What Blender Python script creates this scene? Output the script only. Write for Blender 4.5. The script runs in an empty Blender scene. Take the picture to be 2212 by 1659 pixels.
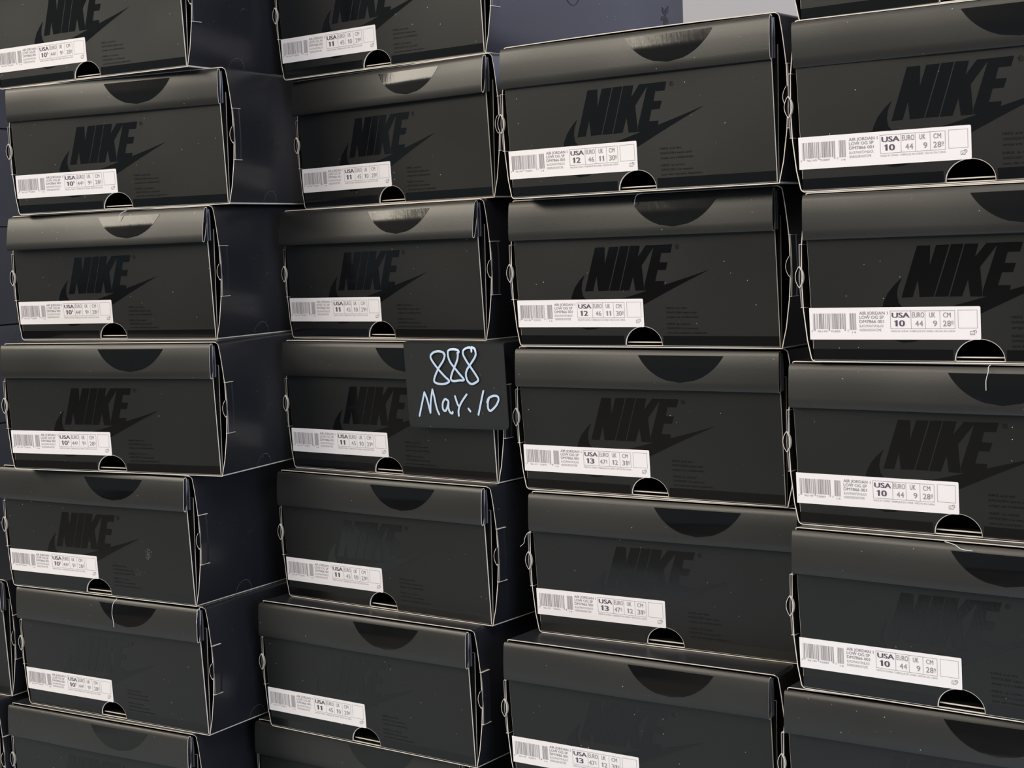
import bpy, bmesh, math, random
from mathutils import Vector, Matrix
random.seed(4)
C = bpy.context.scene.collection
R = math.radians
FLOOR = 0.0
CAMZ = 0.58704

# ------------------------------------------------------------------ camera
cam_d = bpy.data.cameras.new('camera'); cam = bpy.data.objects.new('camera', cam_d); C.objects.link(cam)
cam_d.sensor_width = 36.0; cam_d.lens = 3445.1/2212*36; cam_d.clip_start = .01
PITCH, ROLL = R(5.031), R(-2.174)
cam.matrix_world = (Matrix.Translation((0, 0, CAMZ)) @ Matrix.Rotation(math.pi/2-PITCH, 4, 'X')
                    @ Matrix.Rotation(ROLL, 4, 'Z'))
bpy.context.scene.camera = cam

# ------------------------------------------------------------------ light
vs = bpy.context.scene.view_settings
bpy.context.scene.display_settings.display_device = 'sRGB'
vs.view_transform = 'Standard'; vs.look = 'None'; vs.gamma = 1.0; vs.use_curve_mapping = False
vs.exposure = 0.0
world = bpy.data.worlds.new('world'); bpy.context.scene.world = world
world.use_nodes = True
wnt = world.node_tree; wb = wnt.nodes['Background']; wb.inputs[1].default_value = .22
wtc = wnt.nodes.new('ShaderNodeTexCoord'); wsx = wnt.nodes.new('ShaderNodeSeparateXYZ'); wmr = wnt.nodes.new('ShaderNodeMapRange')
wmx = wnt.nodes.new('ShaderNodeMix'); wmx.data_type = 'RGBA'
wmr.inputs['From Min'].default_value = -.15; wmr.inputs['From Max'].default_value = .35
wmx.inputs[6].default_value = (.50, .78, .92, 1); wmx.inputs[7].default_value = (1.0, .90, .78, 1)   # cool below, warm lit ceiling above
wnt.links.new(wtc.outputs['Generated'], wsx.inputs[0]); wnt.links.new(wsx.outputs[2], wmr.inputs[0])
wnt.links.new(wmr.outputs[0], wmx.inputs[0]); wnt.links.new(wmx.outputs[2], wb.inputs[0])

def area(name, loc, target, sx, sy, power, col):
    d = bpy.data.lights.new(name, 'AREA'); d.shape = 'RECTANGLE'; d.size = sx; d.size_y = sy
    d.energy = power; d.color = col
    o = bpy.data.objects.new(name, d); C.objects.link(o); o.location = loc
    o.rotation_euler = (Vector(target)-Vector(loc)).to_track_quat('-Z', 'Y').to_euler()
    return o
area('ceiling_light', (-.2, -.9, 3.0), (-.2, -.2, 0), 3.4, 1.4, 84, (1.0, .94, .86))
area('high_window', (-4.4, .8, 2.6), (0, .8, 1.6), 6.0, 1.05, 185, (1.0, .91, .76))
area('shop_window', (2.9, 1.0, 1.25), (0, 1.3, .8), 1.8, 1.8, 80, (.68, .73, 1.0))
area('doorway_light', (2.3, -2.9, 1.15), (0, 1.3, .6), 2.2, 2.0, 78, (.70, .79, 1.0))

# ------------------------------------------------------------------ materials
def mat(name, base, rough=.5, spec=.5, nodes=None):
    m = bpy.data.materials.new(name); m.use_nodes = True
    b = m.node_tree.nodes['Principled BSDF']
    b.inputs['Base Color'].default_value = (*base, 1); b.inputs['Roughness'].default_value = rough
    b.inputs['Specular IOR Level'].default_value = spec
    if nodes: nodes(m.node_tree, b)
    return m

def coords(nt, scale=(1, 1, 1)):
    tc = nt.nodes.new('ShaderNodeTexCoord'); oi = nt.nodes.new('ShaderNodeObjectInfo')
    mu = nt.nodes.new('ShaderNodeVectorMath'); mu.operation = 'SCALE'; mu.inputs[0].default_value = (7, 3, 5)
    nt.links.new(oi.outputs['Random'], mu.inputs['Scale'])
    ad = nt.nodes.new('ShaderNodeVectorMath'); ad.operation = 'ADD'
    nt.links.new(tc.outputs['Object'], ad.inputs[0]); nt.links.new(mu.outputs[0], ad.inputs[1])
    mp = nt.nodes.new('ShaderNodeMapping'); mp.inputs['Scale'].default_value = scale
    nt.links.new(ad.outputs[0], mp.inputs['Vector'])
    return mp.outputs[0]

def paper_nodes(base, speck=.42, bump=.06, mottle=.5):
    def f(nt, b):
        v = coords(nt)
        vo = nt.nodes.new('ShaderNodeTexVoronoi'); vo.inputs['Scale'].default_value = 150
        nt.links.new(v, vo.inputs['Vector'])
        # one dust speck of varying size in some of the cells
        sz = nt.nodes.new('ShaderNodeMapRange'); sz.inputs['From Min'].default_value = .35; sz.inputs['From Max'].default_value = 1
        sz.inputs['To Min'].default_value = 0; sz.inputs['To Max'].default_value = .065
        sp = nt.nodes.new('ShaderNodeSeparateColor'); nt.links.new(vo.outputs['Color'], sp.inputs[0]); nt.links.new(sp.outputs[0], sz.inputs[0])
        lt = nt.nodes.new('ShaderNodeMath'); lt.operation = 'LESS_THAN'
        nt.links.new(vo.outputs['Distance'], lt.inputs[0]); nt.links.new(sz.outputs[0], lt.inputs[1])
        mx = nt.nodes.new('ShaderNodeMix'); mx.data_type = 'RGBA'
        mx.inputs[6].default_value = (*base, 1); mx.inputs[7].default_value = (speck, speck, speck, 1)
        nt.links.new(lt.outputs[0], mx.inputs[0]); nt.links.new(mx.outputs[2], b.inputs['Base Color'])
        n = nt.nodes.new('ShaderNodeTexNoise'); n.inputs['Scale'].default_value = 900; n.inputs['Detail'].default_value = 2
        nt.links.new(v, n.inputs['Vector'])
        n2 = nt.nodes.new('ShaderNodeTexNoise'); n2.inputs['Scale'].default_value = 9; n2.inputs['Detail'].default_value = .6
        nt.links.new(v, n2.inputs['Vector'])
        bp = nt.nodes.new('ShaderNodeBump'); bp.inputs['Strength'].default_value = bump; bp.inputs['Distance'].default_value = .0006
        nt.links.new(n.outputs[0], bp.inputs['Height'])
        bp2 = nt.nodes.new('ShaderNodeBump'); bp2.inputs['Strength'].default_value = mottle; bp2.inputs['Distance'].default_value = .006
        nt.links.new(n2.outputs[0], bp2.inputs['Height']); nt.links.new(bp.outputs[0], bp2.inputs['Normal'])
        nt.links.new(bp2.outputs[0], b.inputs['Normal'])
        r = nt.nodes.new('ShaderNodeMapRange'); r.inputs['To Min'].default_value = b.inputs['Roughness'].default_value-.07
        r.inputs['To Max'].default_value = b.inputs['Roughness'].default_value+.07
        nt.links.new(n2.outputs[0], r.inputs[0]); nt.links.new(r.outputs[0], b.inputs['Roughness'])
    return f

def gloss_nodes(nt, b):
    v = coords(nt, (1, 1, .16))
    n = nt.nodes.new('ShaderNodeTexNoise'); n.inputs['Scale'].default_value = 620; n.inputs['Detail'].default_value = 3
    nt.links.new(v, n.inputs['Vector'])
    v2 = coords(nt)
    n2 = nt.nodes.new('ShaderNodeTexNoise'); n2.inputs['Scale'].default_value = 14
    nt.links.new(v2, n2.inputs['Vector'])
    bp = nt.nodes.new('ShaderNodeBump'); bp.inputs['Strength'].default_value = .10; bp.inputs['Distance'].default_value = .0004
    nt.links.new(n.outputs[0], bp.inputs['Height'])
    bp2 = nt.nodes.new('ShaderNodeBump'); bp2.inputs['Strength'].default_value = .2; bp2.inputs['Distance'].default_value = .002
    nt.links.new(n2.outputs[0], bp2.inputs['Height']); nt.links.new(bp.outputs[0], bp2.inputs['Normal'])
    nt.links.new(bp2.outputs[0], b.inputs['Normal'])

BLK = (.0085, .0088, .0087)
M_card = mat('matte_black_card', BLK, .42, .52, paper_nodes(BLK, .42, .04))
M_side = mat('satin_black_card', (.017, .018, .023), .32, .5, paper_nodes((.017, .018, .023), .25, .04, .35))
M_flap = mat('soft_black_card', (.0135, .0130, .0120), .40, .75, paper_nodes((.0135, .0130, .0120), .4, .06, .5))
M_ear = mat('bent_black_card', (.03, .03, .04), .28, .9)
M_in = mat('inner_black_card', (.006, .006, .006), .8, .2)
M_edge = mat('raw_card_edge', (.78, .72, .64), .8, .2)
M_gloss = mat('gloss_black_print', (.004, .004, .0045), .10, .5, gloss_nodes)
M_band = mat('varnished_band', (.004, .004, .0045), .14, .5, gloss_nodes)
M_fine = mat('fine_gloss_print', (.003, .003, .0035), .3, .3)
M_label = mat('white_label_paper', (.92, .875, .885), .55, .4)
M_ink = mat('label_ink', (.30, .27, .29), .6, .3)
M_ink2 = mat('label_ink_bold', (.12, .09, .12), .6, .3)
M_sign = mat('black_sign_card', (.0085, .0115, .013), .6, .35, paper_nodes((.0085, .0115, .013), .3, .05, .2))
M_pen = mat('pale_blue_marker', (.55, .68, .88), .5, .4)
M_thread = mat('white_thread', (.75, .74, .72), .8, .2)
M_scuff = mat('grey_scuff', (.07, .07, .07), .8, .2)
M_mark = mat('faint_scratch', (.20, .20, .21), .6, .4)

# ------------------------------------------------------------------ helpers
def mk(name, bm, mats, parent=None, smooth=False):
    me = bpy.data.meshes.new(name); bmesh.ops.recalc_face_normals(bm, faces=bm.faces[:]); bm.to_mesh(me); bm.free()
    for m in (mats if isinstance(mats, (list, tuple)) else [mats]): me.materials.append(m)
    if smooth:
        for p in me.polygons: p.use_smooth = True
        me.set_sharp_from_angle(angle=R(35))
    o = bpy.data.objects.new(name, me); C.objects.link(o)
    if parent: o.parent = parent
    return o

def box(bm, x0, x1, y0, y1, z0, z1, mi=0):
    v = [bm.verts.new((x, y, z)) for x in (x0, x1) for y in (y0, y1) for z in (z0, z1)]
    for q in ((0, 1, 3, 2), (4, 6, 7, 5), (0, 4, 5, 1), (2, 3, 7, 6), (0, 2, 6, 4), (1, 5, 7, 3)):
        f = bm.faces.new([v[i] for i in q]); f.material_index = mi

def poly(bm, pts, fn, mi=0):
    """flat (possibly concave) outline filled; fn maps (x,z)->xyz"""
    vs_ = [bm.verts.new(fn(*p)) for p in pts]
    es = [bm.edges.new((vs_[i], vs_[(i+1) % len(vs_)])) for i in range(len(vs_))]
    r = bmesh.ops.triangle_fill(bm, edges=es, use_beauty=True)
    for g in r['geom']:
        if isinstance(g, bmesh.types.BMFace): g.material_index = mi

def quad(bm, x0, x1, z0, z1, fn, mi=0):
    f = bm.faces.new([bm.verts.new(fn(x, z)) for x, z in ((x0, z0), (x1, z0), (x1, z1), (x0, z1))]); f.material_index = mi

def lerp_tab(tab, t):
    if t <= tab[0][0]: return tab[0][1]
    for (a, b), (c, d) in zip(tab, tab[1:]):
        if t <= c: return b+(d-b)*(t-a)/(c-a)
    return tab[-1][1]

_tc = {}
def text_geo(s):
    """unit-height text outline as (verts, faces) of a flat mesh"""
    if s in _tc: return _tc[s]
    cu = bpy.data.curves.new('t', 'FONT'); cu.body = s; cu.size = 1; cu.resolution_u = 3
    o = bpy.data.objects.new('t', cu); C.objects.link(o)
    bpy.context.view_layer.update()
    me = bpy.data.meshes.new_from_object(o.evaluated_get(bpy.context.evaluated_depsgraph_get()))
    V = [(v.co.x, v.co.y) for v in me.vertices]; F = [tuple(p.vertices) for p in me.polygons]
    bpy.data.objects.remove(o); bpy.data.curves.remove(cu); bpy.data.meshes.remove(me)
    x0 = min(v[0] for v in V); x1 = max(v[0] for v in V)
    _tc[s] = (V, F, x0, x1)
    return _tc[s]

def digits(bm, s, x0, x1, z0, cap, fn, mi, bold):
    wds = [.42 if c == '1' else .56 for c in s]; gap = .12
    k = (x1-x0)/(sum(wds)+gap*(len(s)-1)); x = x0
    for c, w in zip(s, wds):
        if c == '1':
            r = x+w*k*.86; st = .17*k if not bold else .24*k
            poly(bm, [(r-st, z0), (r, z0), (r, z0+cap), (r-st*.75, z0+cap), (x, z0+cap*.80), (x, z0+cap*.66), (r-st, z0+cap*.78)], fn, mi)
        else: text(bm, c, x, x+w*k, z0, cap, fn, mi, bold)
        x += (w+gap)*k

def text(bm, s, x0, x1, z0, cap, fn, mi=0, bold=0.0):
    """text stretched to x0..x1, baseline z0, capital height cap"""
    V, F, a, b = text_geo(s)
    k = (x1-x0)/(b-a) if x1 else cap/.70; h = cap/.70
    for i, dx in enumerate((0,) if not bold else (-bold, -bold/2, 0, bold/2, bold)):
        vv = []
        for v in V:
            p = fn(x0+(v[0]-a)*k+dx, z0+v[1]*h); vv.append(bm.verts.new((p[0], p[1]-i*2e-5, p[2])))
        for f in F:
            try: g = bm.faces.new([vv[i] for i in f]); g.material_index = mi
            except ValueError: pass

def frame(bm, x0, x1, z0, z1, w, fn, mi=0):
    quad(bm, x0, x1, z0, z0+w, fn, mi); quad(bm, x0, x1, z1-w, z1, fn, mi)
    quad(bm, x0, x0+w, z0, z1, fn, mi); quad(bm, x1-w, x1, z0, z1, fn, mi)

def ribbon(bm, pts, w, fn, mi=0, sub=5):
    """smooth stroke of width w through pts, flat, with round ends"""
    P = [Vector(p) for p in pts]
    if len(P) > 2:
        Q = [P[0]*2-P[1]]+P+[P[-1]*2-P[-2]]; S = []
        for i in range(1, len(Q)-2):
            for j in range(sub):
                t = j/sub; a, b, c, d = Q[i-1], Q[i], Q[i+1], Q[i+2]
                S.append(.5*((2*b)+(c-a)*t+(2*a-5*b+4*c-d)*t*t+(3*b-a-3*c+d)*t**3))
        S.append(P[-1])
    else: S = P
    L = []; Rr = []
    for i, p in enumerate(S):
        d = (S[min(i+1, len(S)-1)]-S[max(i-1, 0)]); d = d.normalized() if d.length > 1e-9 else Vector((1, 0))
        n = Vector((-d.y, d.x))*w/2
        L.append(bm.verts.new(fn(*(p+n)))); Rr.append(bm.verts.new(fn(*(p-n))))
    for i in range(len(S)-1):
        f = bm.faces.new((L[i], Rr[i], Rr[i+1], L[i+1])); f.material_index = mi
    for p in (S[0], S[-1]):
        f = bm.faces.new([bm.verts.new(fn(p.x+w/2*math.cos(a*math.pi/5), p.y+w/2*math.sin(a*math.pi/5))) for a in range(10)])
        f.material_index = mi

MM = .001
# ------------------------------------------------------------------ shoebox parts (all in millimetres, box origin = lower left front corner)
D = 322.0
FLARE = [(0, .4), (4, 1.2), (16, 4.0), (39, 7.0), (60, 8.2), (86, 7.6), (106, 5.4), (121, 3.2), (130, 2.6)]
def decay(y): return lerp_tab([(0, 1), (30, .86), (80, .45), (150, .12), (230, 0)], y)

def sleeve_mesh(W, H, bow=0.0, worn=True):
    bm = bmesh.new()
    t = .75; r = 3.2
    xl, xr = -.2, W+.8
    per = []                                    # (x, z, side flag, front y)
    def arc(cx, cz, a0, a1, n=5):
        for i in range(n+1):
            a = a0+(a1-a0)*i/n; yield cx+r*math.cos(a), cz+r*math.sin(a)
    for q in arc(xl+r, r, math.pi, 1.5*math.pi): per.append((*q, -1))
    for i in range(1, 12): per.append((xl+r+(xr-xl-2*r)*i/12, 0, 0))
    k0 = len(per)                                # bottom right corner: a sharp crease, its paper worn through
    for q in ((xr-1.1, 0), (xr-.35, .1), (xr, .5), (xr, 1.35)): per.append((*q, 1))
    zz = [8, 16, 25, 33, 39, 45, 55, 65, 75, 86, 93, 100, 108, 115]
    for z in zz: per.append((xr, z*H/125, 1))
    for q in arc(xr-r, H-r, 0, .5*math.pi): per.append((*q, 1))
    for i in range(11, 0, -1): per.append((xl+r+(xr-xl-2*r)*i/12, H, 0))
    for q in arc(xl+r, H-r, .5*math.pi, math.pi): per.append((*q, -1))
    for z in reversed(zz): per.append((xl, z*H/125, -1))
    n = len(per)
    # inward normals of the outline
    rows = []
    ys = [0, 12, 30, 55, 80, 115, 150, 190, 230, 280, D]
    for y in ys:
        ro = []; ri = []
        for i, (x, z, s) in enumerate(per):
            xa, za = per[i-1][:2]; xb, zb = per[(i+1) % n][:2]
            dx, dz = xb-xa, zb-za; l = math.hypot(dx, dz); nx, nz = -dz/l, dx/l
            off = s*lerp_tab(FLARE, z*125/H)*decay(y)
            # the outline dents a little along its length as loose card does
            up = bow*math.sin(math.pi*min(1, max(0, (x-xl)/(xr-xl))))*decay(y) if z > H-.01 else 0
            yf = y
            if y == 0: yf = -2.8 if z > H-1 else lerp_tab([(0, -1.3), (20, -.6), (60, 0.3), (121, -.2), (125, -2.6)], z*125/H)
            ro.append(bm.verts.new(((x+off)*MM, yf*MM, (z+up)*MM)))
            ri.append(bm.verts.new(((x+off+nx*t)*MM, yf*MM, (z+nz*t+up)*MM)))
        rows.append((ro, ri))
    for (ao, ai), (bo, bi) in zip(rows, rows[1:]):
        for i in range(n):
            j = (i+1) % n
            bm.faces.new((ao[i], ao[j], bo[j], bo[i])).material_index = 1 if worn and k0 <= i < k0+3 else 0
            bm.faces.new((ai[i], bi[i], bi[j], ai[j])).material_index = 2
    ro, ri = rows[0]
    for i in range(n):
        j = (i+1) % n; bm.faces.new((ro[i], ri[i], ri[j], ro[j])).material_index = 1
    ro, ri = rows[-1]
    for i in range(n):
        j = (i+1) % n; bm.faces.new((ro[j], ri[j], ri[i], ro[i])).material_index = 0
    f = bm.faces.new(ri); f.material_index = 0
    return bm

def fpy(z, off=0.0): return -.044*z-.6-off       # front panel leans a little forward at the top
def FP(off):
    return lambda x, z: (x*MM, fpy(z, off)*MM, z*MM)
def FPX(off):                                    # printing measured on a slightly wider front
    return lambda x, z: (x*.99*MM, fpy(z, off)*MM, z*MM)

NX, NR = 123.5, 17.0
def panel_mesh(W, H):
    bm = bmesh.new(); top = H-22
    out = [(.9, 1.2), (NX-NR-1.2, 1.2), (NX-NR+.2, 2.4)]
    for i in range(0, 23):
        a = math.pi-math.pi*i/22; out.append((NX+NR*math.cos(a), 2.6+14.2*math.sin(a)))
    out += [(NX+NR-.2, 2.4), (NX+NR+1.2, 1.2), (W-1.0, 1.2), (W-1.6, top), (-1.4, top)]
    n = len(out)
    ins = []                                     # a chamfer of raw card round the cut-out and down the edges
    for i, (x, z) in enumerate(out):
        xa, za = out[i-1]; xb, zb = out[(i+1) % n]
        dx, dz = xb-xa, zb-za; l = math.hypot(dx, dz); ins.append((x-dz/l*.5, z+dx/l*.5))
    f0 = FP(0)
    va = [bm.verts.new(f0(*p)) for p in ins]
    vb = [bm.verts.new((x*MM, (fpy(z)+.25)*MM, z*MM)) for x, z in out]
    vc = [bm.verts.new((x*MM, (fpy(z)+.95)*MM, z*MM)) for x, z in out]
    for A, B in ((va, vb), (vb, vc)):
        for i in range(n):
            j = (i+1) % n; bm.faces.new((A[i], A[j], B[j], B[i])).material_index = 1
    def fill(vs_, mi):
        es = []
        for i in range(n):
            e = bm.edges.get((vs_[i], vs_[(i+1) % n])) or bm.edges.new((vs_[i], vs_[(i+1) % n])); es.append(e)
        for g in bmesh.ops.triangle_fill(bm, edges=es, use_beauty=True)['geom']:
            if isinstance(g, bmesh.types.BMFace): g.material_index = mi
    fill(va, 0); fill(vc, 2)
    # inner ply that spreads away from the outer one towards the top, cut out at the same arch
    for (x0, x1) in ((.8, NX-NR-1.5), (NX+NR+1.5, W-.6)):
        vv = []
        for x in (x0, x1):
            for z in (1.3, 30, 62, top-.5):
                yb = lerp_tab([(0, .9), (30, 1.6), (62, 2.4), (103, 3.6)], z)
                vv.append([bm.verts.new((x*MM, y*MM, z*MM)) for y in (yb, yb+.9)])
        A, B = vv[:4], vv[4:]
        for i in range(3):
            for q, mi in (((A[i][0], A[i+1][0], B[i+1][0], B[i][0]), 2), ((A[i][1], B[i][1], B[i+1][1], A[i+1][1]), 2),
                          ((A[i][0], A[i][1], A[i+1][1], A[i+1][0]), 1), ((B[i][0], B[i+1][0], B[i+1][1], B[i][1]), 1)):
                bm.faces.new(q).material_index = mi
        bm.faces.new((A[0][0], B[0][0], B[0][1], A[0][1])).material_index = 1
        bm.faces.new((A[3][0], A[3][1], B[3][1], B[3][0])).material_index = 1
    # ply above the arch
    box(bm, (NX-NR-1.5)*MM, (NX+NR+1.5)*MM, 2.2*MM, 3.0*MM, 24*MM, (top-.5)*MM, 2)
    return bm

def lip_mesh():
    bm = bmesh.new()
    x0, x1 = (NX-NR-.6)*MM, (NX+NR+.6)*MM
    box(bm, x0, x1, .1*MM, 1.0*MM, 1.2*MM, 1.9*MM); box(bm, x0, x1, 1.0*MM, 6*MM, 1.2*MM, 1.85*MM, 1)
    box(bm, x0, x1, 3.2*MM, 3.8*MM, 3.6*MM, 4.5*MM); box(bm, x0, x1, 3.8*MM, 14*MM, 3.6*MM, 4.45*MM, 1)
    return bm

def flap_mesh(W, H, tilt=0.0):
    bm = bmesh.new(); z1 = H-1.6; z0 = H-34.6
    # lozenge cross-section (y, z): folded double sheet, rounded at the top, pinched at the bottom
    prof = [(-5.2, z0), (-7.0, z0+.6), (-7.8, z0+2.4), (-8.2, z0+8), (-8.4, H-16), (-8.0, H-6), (-7.4, H-3.2), (-6.7, z1-.4), (-5.4, z1),
            (-3.6, z1-.4), (-2.6, H-5), (-2.4, H-12), (-3.0, z0+8), (-4.0, z0+.8)]
    n = len(prof); t = .75
    inn = []
    cy = -5.4
    for i, (y, z) in enumerate(prof):
        ya, za = prof[i-1]; yb, zb = prof[(i+1) % n]
        dy, dz = yb-ya, zb-za; l = math.hypot(dy, dz); inn.append((y+dz/l*t, z-dy/l*t))
    xs = [-2.5+(W+1.7)*i/16 for i in range(17)]
    rows = []
    for k, x in enumerate(xs):
        u = k/16
        wav = .5*math.sin(u*math.pi*2.3+.6)+.25*math.sin(u*9+1)
        fo = lambda y, z: (x*MM, (y+tilt*(z-z1)+wav*(z1-z)/33*(1 if y < -5 else 0))*MM, z*MM)
        rows.append(([bm.verts.new(fo(*p)) for p in prof], [bm.verts.new(fo(*p)) for p in inn]))
    for (ao, ai), (bo, bi) in zip(rows, rows[1:]):
        for i in range(n):
            j = (i+1) % n
            bm.faces.new((ao[i], ao[j], bo[j], bo[i])).material_index = 0
            bm.faces.new((ai[i], bi[i], bi[j], ai[j])).material_index = 2
    for ro, ri in (rows[0], rows[-1]):
        for i in range(n):
            j = (i+1) % n; bm.faces.new((ro[i], ri[i], ri[j], ro[j])).material_index = 1 if rows[-1][0] is ro else 0
    # folded-in ears seen at the open end, rounded like bent card
    x1 = W-.8
    for e0, e1, e2, w_, zb_, zt_, ex in ((-5.0, -5.2, -5.0, 1.5, z0+1.2, z1-1.4, 1.0), (-1.2, -.6, -1.4, 2.6, z0+1.5, z1-2.0, .9)):
        vs_ = []
        for y, z in ((e0, zb_), (e1, H-15), (e2, zt_)):
            row = [(x1-5, y-w_/2), (x1-1, y-w_/2)]+[(x1-1+(ex+1)*math.sin(a*math.pi/8), y-w_/2*math.cos(a*math.pi/8)) for a in range(1, 8)]+[(x1-1, y+w_/2), (x1-5, y+w_/2)]
            vs_.append([bm.verts.new((p[0]*MM, p[1]*MM, z*MM)) for p in row])
        m = len(vs_[0])
        for a, b in zip(vs_, vs_[1:]):
            for i in range(m):
                j = (i+1) % m; bm.faces.new((a[i], a[j], b[j], b[i])).material_index = 3
        bm.faces.new(vs_[0]).material_index = 3; bm.faces.new(vs_[-1]).material_index = 3
    return bm

def half_disc_mesh(H, tilt=0.0):
    bm = bmesh.new()
    zt = H-6.0; zb = H-27.6; cx = 159.6; Rr = 46.0; cz = zb+Rr
    z1 = H-1.6; z0 = H-34.6
    prof = [(z0+2.4, -7.8), (z0+8, -8.2), (H-16, -8.4), (H-6, -8.0)]
    def fn(x, z):
        u = (x+2.5)/252; wav = .5*math.sin(u*math.pi*2.3+.6)+.25*math.sin(u*9+1)
        return (x*MM, (lerp_tab(prof, z)+tilt*(z-z1)+wav*(z1-z)/33-.22)*MM, z*MM)
    levels = [zt-(zt-zb)*i/12 for i in range(13)]
    prev = None
    for z in levels:
        hw = math.sqrt(max(0, Rr*Rr-(cz-z)**2)); hw = max(hw, .05)
        row = [bm.verts.new(fn(cx+hw*(2*k/16-1), z)) for k in range(17)]
        if prev:
            for k in range(16): bm.faces.new((prev[k], row[k], row[k+1], prev[k+1]))
        prev = row
    return bm

LOGO = dict(
N=[(82.1, 82.2), (91.6, 82.2), (90.8, 68.1), (95.9, 82.3), (105.4, 82.4), (93.0, 46.6), (82.9, 46.4), (82.0, 58.7), (77.8, 46.4), (69.6, 46.2)],
I=[(106.5, 82.5), (115.4, 82.6), (103.5, 46.6), (93.9, 46.6)],
K=[(116.3, 82.6), (125.8, 82.5), (123.1, 73.2), (131.3, 82.6), (138.5, 82.6), (138.5, 80.8), (126.5, 66.6), (127.6, 47.8), (127.3, 46.3), (119.1, 46.4), (117.8, 58.1), (113.3, 46.6), (104.4, 46.5)],
E=[(138.6, 82.6), (156.3, 82.8), (154.2, 76.2), (145.7, 76.1), (143.5, 68.8), (151.2, 68.6), (149.0, 62.5), (141.4, 62.5), (138.6, 53.8), (147.3, 53.7), (145.6, 46.4), (127.8, 46.3), (128.0, 50.4), (138.6, 80.7)],
S=[(188.6, 61.8), (170.1, 56.6), (147.1, 50.6), (130.5, 46.2), (114.3, 42.0), (101.8, 39.1), (89.3, 37.0), (78.2, 36.7), (71.0, 38.6), (67.2, 42.6), (66.2, 48.4), (67.3, 54.0), (70.3, 60.3), (64.5, 55.1), (59.5, 49.5), (56.1, 42.9), (54.4, 35.6), (54.7, 28.0), (57.3, 21.3), (62.2, 16.6), (69.3, 14.4), (77.3, 14.9), (86.9, 17.7), (101.2, 23.6), (127.0, 35.0), (151.4, 46.0), (170.0, 54.0)])

def logo_mesh():
    bm = bmesh.new(); fn = FPX(.10)
    for k in 'NIKE': poly(bm, LOGO[k], fn)
    poly(bm, LOGO['S'], FPX(.13))
    # registered mark
    c = (160.6, 80.6)
    n = 20
    A = [bm.verts.new(fn(c[0]+1.9*math.cos(i*2*math.pi/n), c[1]+1.9*math.sin(i*2*math.pi/n))) for i in range(n)]
    B = [bm.verts.new(fn(c[0]+1.55*math.cos(i*2*math.pi/n), c[1]+1.55*math.sin(i*2*math.pi/n))) for i in range(n)]
    for i in range(n): bm.faces.new((A[i], A[(i+1) % n], B[(i+1) % n], B[i]))
    text(bm, 'R', c[0]-.75, c[0]+.85, c[1]-1.0, 2.0, fn)
    return bm

def fine_mesh():
    bm = bmesh.new(); fn = FPX(.10)
    for s, x1, z in (('NIKE and the', 166.5, 31.2), ('SWOOSH name and', 175.3, 27.6), ('stripe are trademarks.', 177.6, 24.0),
                     ('NIKE, le nome', 168.8, 18.4), ('SWOOSH e lo swoosh', 176.2, 14.9), ('sont des marques deposees.', 184.6, 11.4)):
        text(bm, s, 147.4, x1, z, 1.75, fn)
    return bm

def band_mesh(W):
    bm = bmesh.new(); fn = FP(.06)
    quad(bm, .8, NX-NR-1.6, 2.2, 9.6, fn); quad(bm, NX+NR+1.6, W-1.8, 2.2, 9.6, fn)
    return bm

def label_mesh():
    bm = bmesh.new(); r = 1.0
    pts = [(-1.2, 16.4)]
    for cx, cz, a0 in ((126-r, 16.6+r, -90), (126-r, 39.7-r, 0)):
        for i in range(5): a = R(a0+90*i/4); pts.append((cx+r*math.cos(a), cz+r*math.sin(a)))
    pts.append((-1.2, 39.4))
    a = [bm.verts.new(FPX(.30)(*p)) for p in pts]; b = [bm.verts.new(FPX(.05)(*p)) for p in pts]
    bm.faces.new(a); bm.faces.new(list(reversed(b)))
    for i in range(len(a)): j = (i+1) % len(a); bm.faces.new((a[i], b[i], b[j], a[j]))
    return bm

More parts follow.
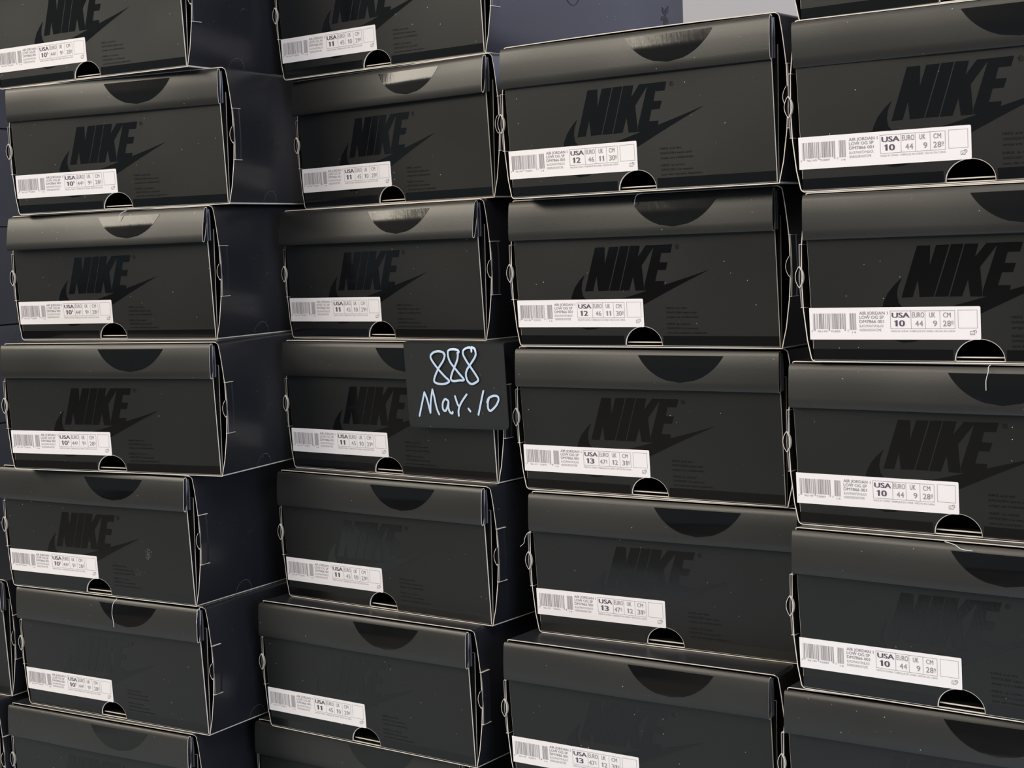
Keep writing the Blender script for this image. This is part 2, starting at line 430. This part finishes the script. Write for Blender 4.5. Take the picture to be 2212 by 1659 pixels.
SIZES = {  # usa, usa sup, euro, euro sup, uk, uk sup, cm, cm sup, barcode digits
    10.5: ('10', '5', '44', '5', '9', '5', '28', '5', '92890', '6'),
    11: ('11', '', '45', '', '10', '', '29', '0', '92891', '3'),
    12: ('12', '', '46', '', '11', '', '30', '0', '92893', '7'),
    13: ('13', '', '47', '5', '12', '', '31', '0', '92895', '1'),
    10: ('10', '', '44', '', '9', '', '28', '0', '92889', '0')}
def print_mesh(size):
    usa, us, eu, es, uk, ks, cm, cs, digs, chk = SIZES[size]
    bm = bmesh.new(); fn = FPX(.36); rnd = random.Random(size*7)
    x = 1.6
    k = 0
    while x < 27.4:                              # bar code
        w = rnd.choice((.28, .28, .55, .8)); g = rnd.choice((.28, .3, .5, .7))
        guard = x < 2.8 or x > 25.8 or 13.2 < x < 14.4
        quad(bm, x, min(x+w, 27.6), 22.7 if guard else 24.0, 35.3, fn); x += w+g; k += 1
    x = 30.0
    while x < 35.2:
        w = rnd.choice((.28, .5, .7)); quad(bm, x, min(x+w, 35.5), 23.4, 35.4, fn); x += w+.32
    text(bm, '1', .3, .8, 21.7, 1.5, fn); text(bm, '96149', 5.0, 12.6, 21.7, 1.5, fn)
    text(bm, digs, 15.2, 22.6, 21.7, 1.5, fn); text(bm, chk, 28.2, 29.1, 22.2, 1.5, fn); text(bm, '14', 31.6, 34.6, 21.0, 1.5, fn)
    text(bm, 'AIR JORDAN 1', 37.6, 59.0, 34.4, 2.2, fn, 0, .06); text(bm, 'LOW OG SP', 37.6, 56.0, 31.4, 2.2, fn, 0, .06)
    text(bm, 'DM7866 001', 37.6, 56.0, 28.4, 2.2, fn, 0, .06)
    text(bm, 'BLACK/PHANTOM-BLACK', 37.6, 55.8, 25.3, 1.9, fn); text(bm, 'NOIR/NOIR/FANTOME', 37.6, 54.0, 22.4, 1.9, fn)
    frame(bm, 60.8, 108, 24.1, 37.0, .28, fn)
    for xx in (76.2, 86.6, 97.2): quad(bm, xx-.14, xx+.14, 24.1, 37.0, fn)
    text(bm, 'USA', 62.2, 75.0, 32.1, 3.6, fn, 1, .28)
    digits(bm, usa, 63.8, 71.4, 26.0, 4.3, fn, 1, .3)
    if us: text(bm, us, 72.0, 73.6, 28.4, 2.1, fn, 1, .15)
    def num(s, sup, a, b, z=26.0):
        e = b-2.1 if sup else b
        digits(bm, s, e-2.75*len(s), e, z, 4.0, fn, 0, .07)
        if sup:
            text(bm, sup, b-1.7, b-.2, z+1.7, 2.1, fn, 0, .05); quad(bm, b-1.7, b-.2, z+.9, z+1.15, fn)
    text(bm, 'EURO', 77.0, 85.9, 32.2, 3.7, fn, 0, .05); num(eu, es, 79.0 if not es else 78.2, 84.8)
    text(bm, 'UK', 89.6, 93.9, 32.2, 3.6, fn, 0, .05); num(uk, ks, 89.8, 95.0)
    text(bm, 'CM', 99.6, 105.0, 32.2, 3.4, fn, 0, .05); num(cm, cs, 98.5, 107.0)
    text(bm, 'MADE IN CHINA / FABRIQUE EN CHINE / HECHO EN CHINA', 61.0, 108.0, 21.9, 1.35, fn)
    frame(bm, 110.1, 123.8, 24.6, 37.2, .26, fn)
    frame(bm, 118.4, 121.8, 19.9, 22.6, .35, fn); text(bm, 'c', 119.2, 121.0, 20.4, 1.4, fn)
    ribbon(bm, [(121.0, 22.9), (122.3, 23.2), (122.9, 22.2), (122.5, 21.2)], .5, fn)
    return bm

def tab_mesh(W, H, s):
    """lock tab standing off the side wall, with the half-moon cut; s=-1 left, 1 right"""
    bm = bmesh.new(); x0 = W+.8 if s > 0 else -.2
    k = H/125
    zs = [40.5, 45, 50, 55, 57, 60, 63, 66, 69, 71, 76, 82, 87]
    def edge(z): return lerp_tab([(40, 1.5), (48, 1.0), (55.5, 1.0), (63, .3), (70.5, 1.0), (80, .4), (88, 0)], z)
    outer = []
    for z in zs:
        b = lerp_tab(FLARE, z)+1.5
        row = []
        for y in (edge(z)-1.0, 4, 8, 11.5):
            row.append((x0+s*(b*decay(y)-(.0 if y < 9 else .8)), y, z*k))
        outer.append(row)
    A = [[bm.verts.new(Vector(p)*MM) for p in r_] for r_ in outer]
    B = [[bm.verts.new(Vector((p[0]-s*1.0, p[1], p[2]))*MM) for p in r_] for r_ in outer]
    for i in range(len(zs)-1):
        for j in range(3):
            bm.faces.new((A[i][j], A[i+1][j], A[i+1][j+1], A[i][j+1])).material_index = 0
            bm.faces.new((B[i][j], B[i][j+1], B[i+1][j+1], B[i+1][j])).material_index = 0
        bm.faces.new((A[i][0], B[i][0], B[i+1][0], A[i+1][0])).material_index = 2
    for r_, q in ((0, 1), (len(zs)-1, 1)):
        for j in range(3): bm.faces.new((A[r_][j], A[r_][j+1], B[r_][j+1], B[r_][j])).material_index = 0
    for zc_ in (40.3, 87.2):                     # raw card showing where the tab is slit
        b = lerp_tab(FLARE, zc_)
        xa = x0+s*(b-1.0); xb = x0+s*(b+1.6)
        box(bm, min(xa, xb)*MM, max(xa, xb)*MM, -.3*MM, 11.5*MM, (zc_*k-.2)*MM, (zc_*k+.2)*MM, 1)
    return bm

def moon_mesh(W, H, s):
    """half-moon thumb cut: raw card ring, dark inside"""
    bm = bmesh.new(); x0 = W+.8 if s > 0 else -.2; k = H/125
    cx = x0+s*(8.9 if s < 0 else 7.6); cz = 63*k; hh = 8.0; hw = 3.2; n = 12; th = .42
    ring = []
    for sgn in (-1, 1):
        for i in range(n+1):
            t = -1+2*i/n if sgn < 0 else 1-2*i/n
            ring.append((cx+sgn*(hw if s < 0 or sgn < 0 else .3)*(1-t*t), cz+hh*t, sgn))
    ring = [p for i, p in enumerate(ring) if i not in (n+1, 2*n+1)]
    m = len(ring)
    o = [bm.verts.new((x*MM, -1.6*MM, z*MM)) for x, z, _ in ring]
    o2 = [bm.verts.new((x*MM, 1.0*MM, z*MM)) for x, z, _ in ring]
    q = [bm.verts.new(((cx+(x-cx)*(1-th/hw))*MM, -1.6*MM, (cz+(z-cz)*(1-th/hh*1.6))*MM)) for x, z, _ in ring]
    q2 = [bm.verts.new(((cx+(x-cx)*(1-th/hw))*MM, .6*MM, (cz+(z-cz)*(1-th/hh*1.6))*MM)) for x, z, _ in ring]
    for i in range(m):
        j = (i+1) % m; side = ring[i][2] if ring[i][2] == ring[j][2] or i < n else ring[j][2]
        mi = 0 if (s < 0 or side < 0) else 1
        bm.faces.new((o[i], o[j], q[j], q[i])).material_index = mi
        bm.faces.new((o[i], o2[i], o2[j], o[j])).material_index = 1 if mi else 0
        bm.faces.new((q[i], q[j], q2[j], q2[i])).material_index = 1
    bm.faces.new(q2).material_index = 1
    return bm

def side_mark_mesh(W):
    bm = bmesh.new(); rnd = random.Random(3)
    def fn(y, z): return ((W+.8+lerp_tab(FLARE, z)*decay(y)+.35)*MM, y*MM, z*MM)
    ribbon(bm, [(54, 1.5), (55, 6), (59, 10.5), (64, 12.5), (70, 12), (75, 8), (77, 3)], .25, fn)
    for i in range(22):
        y, z = rnd.choice(((62, 12), (72, 10), (58, 62), (70, 60), (76, 58), (66, 48), (52, 72), (78, 118)))
        y += rnd.uniform(-5, 5); z += rnd.uniform(-3, 3); a = rnd.uniform(0, 3.1); l = rnd.uniform(.3, 1.3)
        ribbon(bm, [(y, max(1.5, z)), (y+l*math.cos(a), max(1.6, z+l*math.sin(a)))], .3, fn)
    return bm

def side_emblem_mesh(W, kind):
    """varnished emblems of the long side: a ring and four petals"""
    bm = bmesh.new()
    def fn(y, z): return ((W+.8+lerp_tab(FLARE, z)*decay(y)+.3)*MM, y*MM, z*MM)
    if kind == 'ring':
        ribbon(bm, [(128+11*math.cos(a*math.pi/9), 64+11*math.sin(a*math.pi/9)) for a in range(19)], .9, fn)
        ribbon(bm, [(122, 58), (128, 68), (134, 60), (125, 66)], .8, fn)
        ribbon(bm, [(117.5, 64), (122, 58)], .5, fn)
        return bm
    for (ty, tz) in ((280, 52), (287, 44), (294, 50), (295, 68), (283, 66)):
        cy, cz = 288, 57; dy, dz = ty-cy, tz-cz; l = math.hypot(dy, dz); ny, nz = -dz/l*2.6, dy/l*2.6
        poly(bm, [(cy-dy*.05, cz-dz*.05), (cy+dy*.55+ny, cz+dz*.55+nz), (ty, tz), (cy+dy*.55-ny, cz+dz*.55-nz)], fn)
    return bm

# ------------------------------------------------------------------ shoeboxes
def shape(name, fn, mats, parent, smooth=False, cache={}, key=None):
    """part object; parts built once share their mesh with later boxes"""
    k = (name, key)
    if k not in cache:
        cache[k] = mk(name, fn(), mats, None, smooth).data
        bpy.data.objects.remove([o for o in bpy.data.objects if o.data == cache[k]][0])
    o = bpy.data.objects.new(name, cache[k]); C.objects.link(o); o.parent = parent
    return o

def shoebox(label, group, size, W, H, loc, yaw, tilt=0.0, marks='', bow=0.0, detail=True):
    t = bpy.data.objects.new('shoebox', None); C.objects.link(t); t.empty_display_size = .05
    t.location = loc; t.rotation_euler = (0, 0, R(yaw))
    t['label'] = label; t['category'] = 'box'; t['group'] = group
    h = H*1000-.25; w = W*1000; key = (round(w, 1), round(h, 1))
    sl = shape('sleeve', lambda: sleeve_mesh(w, h, bow, 'n' not in marks), [M_side, M_edge, M_in], t, True, key=key+(bow, 'n' in marks))
    fp = shape('front_panel', lambda: panel_mesh(w, h), [M_card, M_edge, M_in], t, key=key)
    lf = shape('lid_flap', lambda: flap_mesh(w, h, tilt), [M_flap, M_edge, M_in, M_ear], t, True, key=key+(tilt,))
    g = shape('gloss_half_disc', lambda: half_disc_mesh(h, tilt), M_gloss, lf, True, key=key+(tilt,)); g['label'] = 'glossy black half disc'
    shape('bottom_lip', lip_mesh, [M_edge, M_in], t)
    for s in (-1, 1):
        tb = shape('lock_tab', lambda: tab_mesh(w, h, s), [M_side, M_edge, M_edge_grey], t, key=key+(s,))
        shape('thumb_cut', lambda: moon_mesh(w, h, s), [M_edge, M_in], tb, key=key+(s,))
    lo = shape('printed_logo', logo_mesh, M_gloss, fp); lo['label'] = 'glossy black printed logo'
    shape('fine_print', fine_mesh, M_fine, fp)
    b = shape('varnish_band', lambda: band_mesh(w), M_band, fp, key=key)
    la = shape('size_label', label_mesh, M_label, t); la['label'] = 'white size label'
    shape('label_print', lambda: print_mesh(size), [M_ink, M_ink2], la, key=size)
    if 's' in marks: shape('side_scratches', lambda: side_mark_mesh(w), M_mark, sl, key=key)
    if 'e' in marks:
        shape('printed_ring', lambda: side_emblem_mesh(w, 'ring'), M_gloss, sl, key=key)
        shape('printed_petals', lambda: side_emblem_mesh(w, 'petals'), M_gloss, sl, key=key)
    return t
M_edge_grey = mat('grey_card_edge', (.22, .21, .22), .7, .3)  # darker grey card edge for the front of the lock tabs

W1, W2 = .2530, .2468
HC = {1: .12674, 2: .12552, 3: .12468, 4: .12312}
POS = {(1, 1): (-0.5028, 1.6277, -31.91), (1, 2): (-0.4866, 1.6119, -25.31), (1, 3): (-0.4983, 1.6338, -29.23), (1, 4): (-0.5012, 1.5908, -26.06), (1, 5): (-0.5233, 1.6324, -31.94), (1, 6): (-0.5158, 1.6371, -32.77), (1, 7): (-0.5349, 1.6446, -32.18),
       (2, 1): (-0.2093, 1.5755, -38.79), (2, 2): (-0.1957, 1.5804, -42.43), (2, 3): (-0.2134, 1.5759, -40.52), (2, 4): (-0.2143, 1.5495, -38.02), (2, 5): (-0.2245, 1.5405, -37.9), (2, 6): (-0.2472, 1.5285, -36.48), (2, 7): (-0.2615, 1.5559, -35.31),
       (3, 1): (0.0069, 1.3353, -37.54), (3, 2): (0.0096, 1.3663, -36.58), (3, 3): (0.0104, 1.3725, -35.7), (3, 4): (0.0168, 1.3636, -33.92), (3, 5): (-0.0091, 1.3456, -34.79), (3, 6): (-.006, 1.354, -34.8),
       (4, 0): (0.2199, 1.1781, -38.1), (4, 1): (0.2156, 1.163, -34.15), (4, 2): (0.2206, 1.1616, -34.85), (4, 3): (0.2119, 1.181, -37.75), (4, 4): (0.2101, 1.1727, -37.87), (4, 5): (0.2023, 1.1795, -34.68), (4, 6): (.2050, 1.178, -35.2)}
NB = {1: 7, 2: 7, 3: 6, 4: 6}                     # row number that stands on the floor
SZ = lambda c, r: {1: 10.5, 2: 11, 4: 10}.get(c) or (12 if r < 3 else 13)
TILT = {(2, 2): .115, (2, 3): .17, (1, 3): .18, (3, 1): .035, (3, 2): .085, (1, 2): .03, (4, 1): -.02, (4, 2): .04}
LBL = {
 (1, 1): 'black shoebox with a size 10.5 label, topmost of the leftmost labelled stack',
 (1, 2): 'black size 10.5 shoebox second from top in the leftmost labelled stack',
 (1, 3): 'black size 10.5 shoebox third from top, with bright reflection on its flap',
 (1, 4): 'black size 10.5 shoebox left of the one with the handwritten card',
 (1, 5): 'black size 10.5 shoebox with two grey scuffs on its front',
 (1, 6): 'black size 10.5 shoebox with long white thread on its flap, under the scuffed box',
 (1, 7): 'lowest black shoebox of the leftmost labelled stack, only its lid end showing',
 (2, 1): 'black size 11 shoebox on top of the second stack, long grey side showing',
 (2, 2): 'black size 11 shoebox two above the handwritten card, bright strip on its half disc',
 (2, 3): 'black size 11 shoebox directly above the handwritten card',
 (2, 4): 'black size 11 shoebox partly covered by the handwritten card',
 (2, 5): 'black size 11 shoebox directly below the one with the handwritten card',
 (2, 6): 'black size 11 shoebox pushed forward, sixth from top in the second stack',
 (2, 7): 'lowest black shoebox of the second stack, only its lid flap showing',
 (3, 1): 'upper of the two black size 12 shoeboxes, against the pale wall',
 (3, 2): 'lower of the two black size 12 shoeboxes in the third stack',
 (3, 3): 'upper black size 13 shoebox, under the two size 12 boxes',
 (3, 4): 'middle black size 13 shoebox of the third stack, standing back from the box below',
 (3, 5): 'lower black size 13 shoebox, its label cut by the bottom of the picture',
 (3, 6): 'bottom shoebox of the third stack, resting on the floor',
 (4, 0): 'black shoebox at the top right corner, only its bottom edge showing',
 (4, 1): 'topmost black size 10 shoebox fully labelled in the rightmost stack',
 (4, 2): 'black size 10 shoebox in the rightmost stack, thread hanging from its thumb notch',
 (4, 3): 'black size 10 shoebox third of the rightmost stack, reddish tone in its logo',
 (4, 4): 'lowest black size 10 shoebox of the rightmost stack with its label in view',
 (4, 5): 'black shoebox at the bottom right corner, only its lid flap showing',
 (4, 6): 'bottom shoebox of the rightmost stack, resting on the floor'}
GRP = {1: 'shoeboxes of the size 10.5 stack', 2: 'shoeboxes of the size 11 stack', 3: 'shoeboxes of the size 12 and 13 stack', 4: 'shoeboxes of the size 10 stack'}
ROOT = {}
for (c, r), (x, y, yaw) in POS.items():
    H = HC[c]; z = FLOOR+(NB[c]-r)*H+.0002
    ROOT[(c, r)] = shoebox(LBL[(c, r)], GRP[c], SZ(c, r), W2 if c == 3 else W1, H, (x, y, z), yaw, TILT.get((c, r), .07),
                           's' if c == 1 else ('e' if (c, r) == (2, 1) else ''), 0.9 if (c, r) == (3, 1) else 0.0)
# stack to the far left, two boxes high in front, a taller one behind it
H = HC[1]
for r, cx, cy, lb in ((6, -.5445, 1.6665, 'upper shoebox of the low stack at the left edge, front corner showing'),
                      (7, -.5590, 1.6520, 'lower shoebox of the low stack in the bottom left corner')):
    yaw = -31.0
    shoebox(lb, 'shoeboxes of the low stack at the left edge', 10.5, W1, H,
            (cx-W1*math.cos(R(yaw)), cy-W1*math.sin(R(yaw)), FLOOR+(7-r)*H+.0002), yaw)
order = ['topmost', 'second from top', 'third from top', 'fourth from top', 'fifth from top', 'sixth from top', 'lowest']
for r in range(1, 8):
    yaw = -30.0+(.5, -.4, .3, -.2, .4, 0, .2)[r-1]
    cx, cy = -.772+(.002, -.002, .003, 0, -.003, 0, 0)[r-1], 1.878
    shoebox('black shoebox %s of the far left stack' % order[r-1],
            'shoeboxes of the far left back stack', 10.5, W1, H,
            (cx-W1*math.cos(R(yaw)), cy-W1*math.sin(R(yaw)), FLOOR+(7-r)*H+.0002), yaw, .07, 'n')

# scuffs on one box
bm = bmesh.new(); rnd = random.Random(8); fn = FP(.16)
for cx, cz, rx, rz in ((196.5, 47, 6.0, 6.5), (183, 26, 8, 6)):
    for i in range(40 if cz > 40 else 26):
        a = rnd.uniform(0, 6.28); q = rnd.random()**.8; x = cx+rx*q*math.cos(a)*(.75 if cz > 40 else 1); z = cz+rz*q*math.sin(a)*.8
        ra = rnd.uniform(.4, 1.5) if cz > 40 else rnd.uniform(.25, .9)
        pts = [(x+rnd.uniform(.5, 1)*ra*math.cos(k*.785), z+rnd.uniform(.5, 1.0)*ra*math.sin(k*.785)) for k in range(8)]
        bm.faces.new([bm.verts.new(FP(.16+i*.001)(*p)) for p in pts])
sc = mk('grey_scuff', bm, M_scuff, ROOT[(1, 5)]); sc['label'] = 'two pale grey scuff marks'

# ------------------------------------------------------------------ handwritten card
ST = [[(207.8, 114.8), (206.0, 116.5), (200.8, 117.6), (194.7, 116.4), (191.1, 113.2), (192.8, 108.9), (199.6, 101.5), (207.1, 95.0), (211.8, 91.1), (206.8, 88.7), (200.0, 88.4), (194.8, 89.9), (194.6, 93.3), (199.2, 101.5), (205.6, 109.1), (207.8, 114.3), (206.7, 115.1)], [(222.4, 116.2), (224.3, 117.3), (221.8, 119.0), (216.6, 119.5), (212.1, 118.3), (211.5, 113.8), (213.8, 108.1), (218.0, 103.6), (223.7, 98.0), (228.9, 92.7), (223.3, 92.0), (216.6, 91.3), (213.8, 93.2), (215.5, 98.4), (218.8, 104.2), (222.1, 110.5), (223.1, 116.2)], [(238.6, 117.8), (237.7, 120.6), (234.1, 121.1), (229.6, 119.1), (229.0, 115.1), (232.4, 109.5), (235.8, 105.3), (241.3, 98.9), (245.0, 93.3), (242.3, 90.7), (237.2, 89.2), (232.9, 91.9), (231.3, 97.0), (232.7, 101.6), (236.6, 106.2), (242.0, 112.5), (243.3, 116.4), (241.7, 120.1), (238.1, 121.5)],
 [(175.1, 59.0), (177.4, 66.1), (182.0, 80.3)], [(182.0, 80.3), (184.8, 74.5), (188.3, 62.1)], [(188.3, 62.1), (189.2, 72.3), (191.7, 83.1)], [(191.7, 83.1), (193.3, 77.7), (195.8, 66.8), (198.5, 61.1)],
 [(209.7, 73.6), (206.0, 74.9), (203.2, 71.1), (203.3, 65.9), (206.2, 64.5), (209.1, 69.5), (210.1, 73.0), (209.7, 67.2), (211.4, 63.3), (214.0, 62.5), (214.4, 63.7)], [(217.8, 77.8), (220.4, 71.0), (222.1, 68.8)], [(231.2, 79.7), (226.1, 74.1), (222.5, 68.8), (221.2, 64.8), (221.3, 60.8)], [(232.7, 67.2), (234.8, 65.0)], [(250.3, 83.3), (249.0, 79.3), (246.0, 69.6), (243.8, 62.4)], [(254.1, 73.6), (256.1, 77.3), (261.3, 79.4), (265.9, 79.0), (266.8, 75.9), (263.7, 70.8), (257.7, 66.3), (255.0, 68.2), (254.9, 73.3), (256.1, 76.7)]]
x, y, yaw = POS[(2, 4)]
sg = bpy.data.objects.new('handwritten_card', None); C.objects.link(sg)
sg.location = (x, y, FLOOR+(7-4)*HC[2]); sg.rotation_euler = (0, 0, R(yaw))
sg['label'] = 'small black card with pale blue handwriting, hung over a shoebox lid'; sg['category'] = 'sign'
SY = -13.0
bm = bmesh.new()
def corner(cx, cz, r, a0):
    return [(cx+r*math.cos(R(a0+90*i/5)), cz+r*math.sin(R(a0+90*i/5))) for i in range(6)]
zt = 124.2
outl = [(157.5, zt), (164.5, 49.0)]
outl = [(157.5, zt)]+corner(162.5+4, 48.3+4, 4, 180)+corner(277-4.5, 50.0+4.5, 4.5, 270)+[(273, zt)]
def sy(z): return SY+max(0, (z-118))*.28+.0
a = [bm.verts.new((px*MM, sy(pz)*MM, pz*MM)) for px, pz in outl]
b = [bm.verts.new((px*MM, (sy(pz)+.6)*MM, pz*MM)) for px, pz in outl]
bm.faces.new(a); bm.faces.new(list(reversed(b)))
for i in range(len(a)-1): bm.faces.new((a[i], b[i], b[i+1], a[i+1]))
# the card is bent back over the lid and held between the two boxes
prev = (a[0], a[-1], b[0], b[-1])
for yy, zz_ in ((-9.4, 125.3), (-7.5, 125.75), (-2, 125.8), (2, 125.8)):
    zz_ = min(zz_, 1000*HC[2]+.16)
    cur = (bm.verts.new((157.5*MM, yy*MM, zz_*MM)), bm.verts.new((273*MM, yy*MM, zz_*MM)),
           bm.verts.new((157.5*MM, yy*MM, (zz_-.12)*MM)), bm.verts.new((273*MM, yy*MM, (zz_-.12)*MM)))
    bm.faces.new((prev[0], prev[1], cur[1], cur[0])); bm.faces.new((prev[2], cur[2], cur[3], prev[3]))
    bm.faces.new((prev[0], cur[0], cur[2], prev[2])); bm.faces.new((prev[1], prev[3], cur[3], cur[1]))
    prev = cur
bm.faces.new((prev[0], prev[1], prev[3], prev[2]))
mk('card', bm, M_sign, sg)
bm = bmesh.new()
layer = [0]
def pen(px, pz):
    layer[0] += 1; return (px*MM, (sy(pz)-.06-layer[0]*.0001)*MM, pz*MM)   # later strokes lie on top of earlier ones
for s in ST: ribbon(bm, s, 2.0, pen)
h = mk('handwriting', bm, M_pen, sg); h['label'] = 'pale blue marker writing'

# ------------------------------------------------------------------ loose threads
def thread(root, pts, label, rad=.28):
    """pts in the box's own millimetres"""
    bm = bmesh.new(); P = [Vector(p) for p in pts]; S = []
    Q = [P[0]*2-P[1]]+P+[P[-1]*2-P[-2]]
    for i in range(1, len(Q)-2):
        for j in range(6):
            t = j/6; a, b, c, d = Q[i-1], Q[i], Q[i+1], Q[i+2]
            S.append(.5*((2*b)+(c-a)*t+(2*a-5*b+4*c-d)*t*t+(3*b-a-3*c+d)*t**3))
    S.append(P[-1]); rows = []
    for i, p in enumerate(S):
        d = (S[min(i+1, len(S)-1)]-S[max(0, i-1)]).normalized()
        u = d.orthogonal().normalized(); v = d.cross(u)
        rows.append([bm.verts.new((p+(u*math.cos(k*math.pi/3)+v*math.sin(k*math.pi/3))*rad)*MM) for k in range(6)])
    for a, b in zip(rows, rows[1:]):
        for k in range(6): bm.faces.new((a[k], a[(k+1) % 6], b[(k+1) % 6], b[k]))
    bm.faces.new(rows[0]); bm.faces.new(rows[-1])
    o = mk('thread', bm, M_thread, None, True)
    o.location = root.location; o.rotation_euler = root.rotation_euler
    o['label'] = label; o['category'] = 'thread'
thread(ROOT[(1, 3)], [(157.8, -9.6, 125.4), (155.5, -11.0, 124.6), (152, -11.5, 123.0), (150.3, -11.5, 120.4), (149.1, -11.6, 115.8)], 'short curled white thread hanging from a notch on the left stack')
thread(ROOT[(3, 2)], [(131.3, -9.0, 124.1), (128.7, -11.0, 123.4), (126.5, -11.6, 121.3), (124.9, -11.8, 114.8)], 'short pale thread below the topmost size 12 box')
thread(ROOT[(4, 3)], [(151.2, -9.0, 122.9), (150.6, -11.2, 121.6), (150.4, -11.6, 117.9), (149.0, -11.8, 112.5), (149.0, -12.0, 105.6)], 'straight white thread hanging from a size 10 box')
thread(ROOT[(4, 4)], [(116.6, -9.0, 122.8), (120.6, -10.6, 122.6), (125.2, -11.5, 121.6), (129.7, -11.5, 119.1), (137.3, -11.7, 118.6)], 'pale curved thread lying across the lid edge of a size 10 box')
thread(ROOT[(1, 6)], [(146.6, -9.2, 126.2), (143.0, -11.3, 121.0), (141.4, -12.0, 111.4), (142.7, -12.2, 104.5), (143.5, -12.4, 98.0)], 'long wavy white thread below the scuffed box')
thread(ROOT[(1, 6)], [(253.6, -4.0, 126.2), (254.6, -9.4, 124.0), (255.3, -10.6, 121.4), (254.4, -11.4, 112.4)], 'short white thread at the flap corner below the scuffed box')
thread(ROOT[(3, 4)], [(.5, -8.0, 90.8), (-3.3, -9.5, 88.8), (-5.8, -10.5, 84.6), (-7.0, -10.5, 80.0), (-10.9, -10.5, 76.5)], 'frayed thread at the left corner of a size 13 box', .22)

# ------------------------------------------------------------------ the room
def struct(o): o['kind'] = 'structure'; return o
def wallnodes(nt, b):
    tc = nt.nodes.new('ShaderNodeTexCoord'); n = nt.nodes.new('ShaderNodeTexNoise'); n.inputs['Scale'].default_value = 140
    nt.links.new(tc.outputs['Object'], n.inputs['Vector'])
    bp = nt.nodes.new('ShaderNodeBump'); bp.inputs['Strength'].default_value = .15; bp.inputs['Distance'].default_value = .002
    nt.links.new(n.outputs[0], bp.inputs['Height']); nt.links.new(bp.outputs[0], b.inputs['Normal'])
M_wall = mat('painted_wall', (.55, .54, .57), .8, .3, wallnodes)
M_floor = mat('dark_floor', (.045, .045, .05), .55, .4, wallnodes)
ang = R(-35)
bm = bmesh.new(); box(bm, -5, 3.2, 0, .1, 0, 3.0); w = struct(mk('wall_back', bm, M_wall)); w.rotation_euler = (0, 0, ang)
w.location = (1.25, 2.95, FLOOR)
bm = bmesh.new(); box(bm, -7, 7, -7, 5, -.1, 0); struct(mk('floor', bm, M_floor)).location = (0, 0, FLOOR)
M_bounce_strip = mat('added_bounce_strip', (.38, .46, .53), .6, .3, wallnodes)
bm = bmesh.new(); box(bm, -2.2, 2.0, -.92, -.07, 0, .002); w = struct(mk('floor', bm, M_bounce_strip))   # added pale strip over the floor, unseen, reflected so lower logos fade
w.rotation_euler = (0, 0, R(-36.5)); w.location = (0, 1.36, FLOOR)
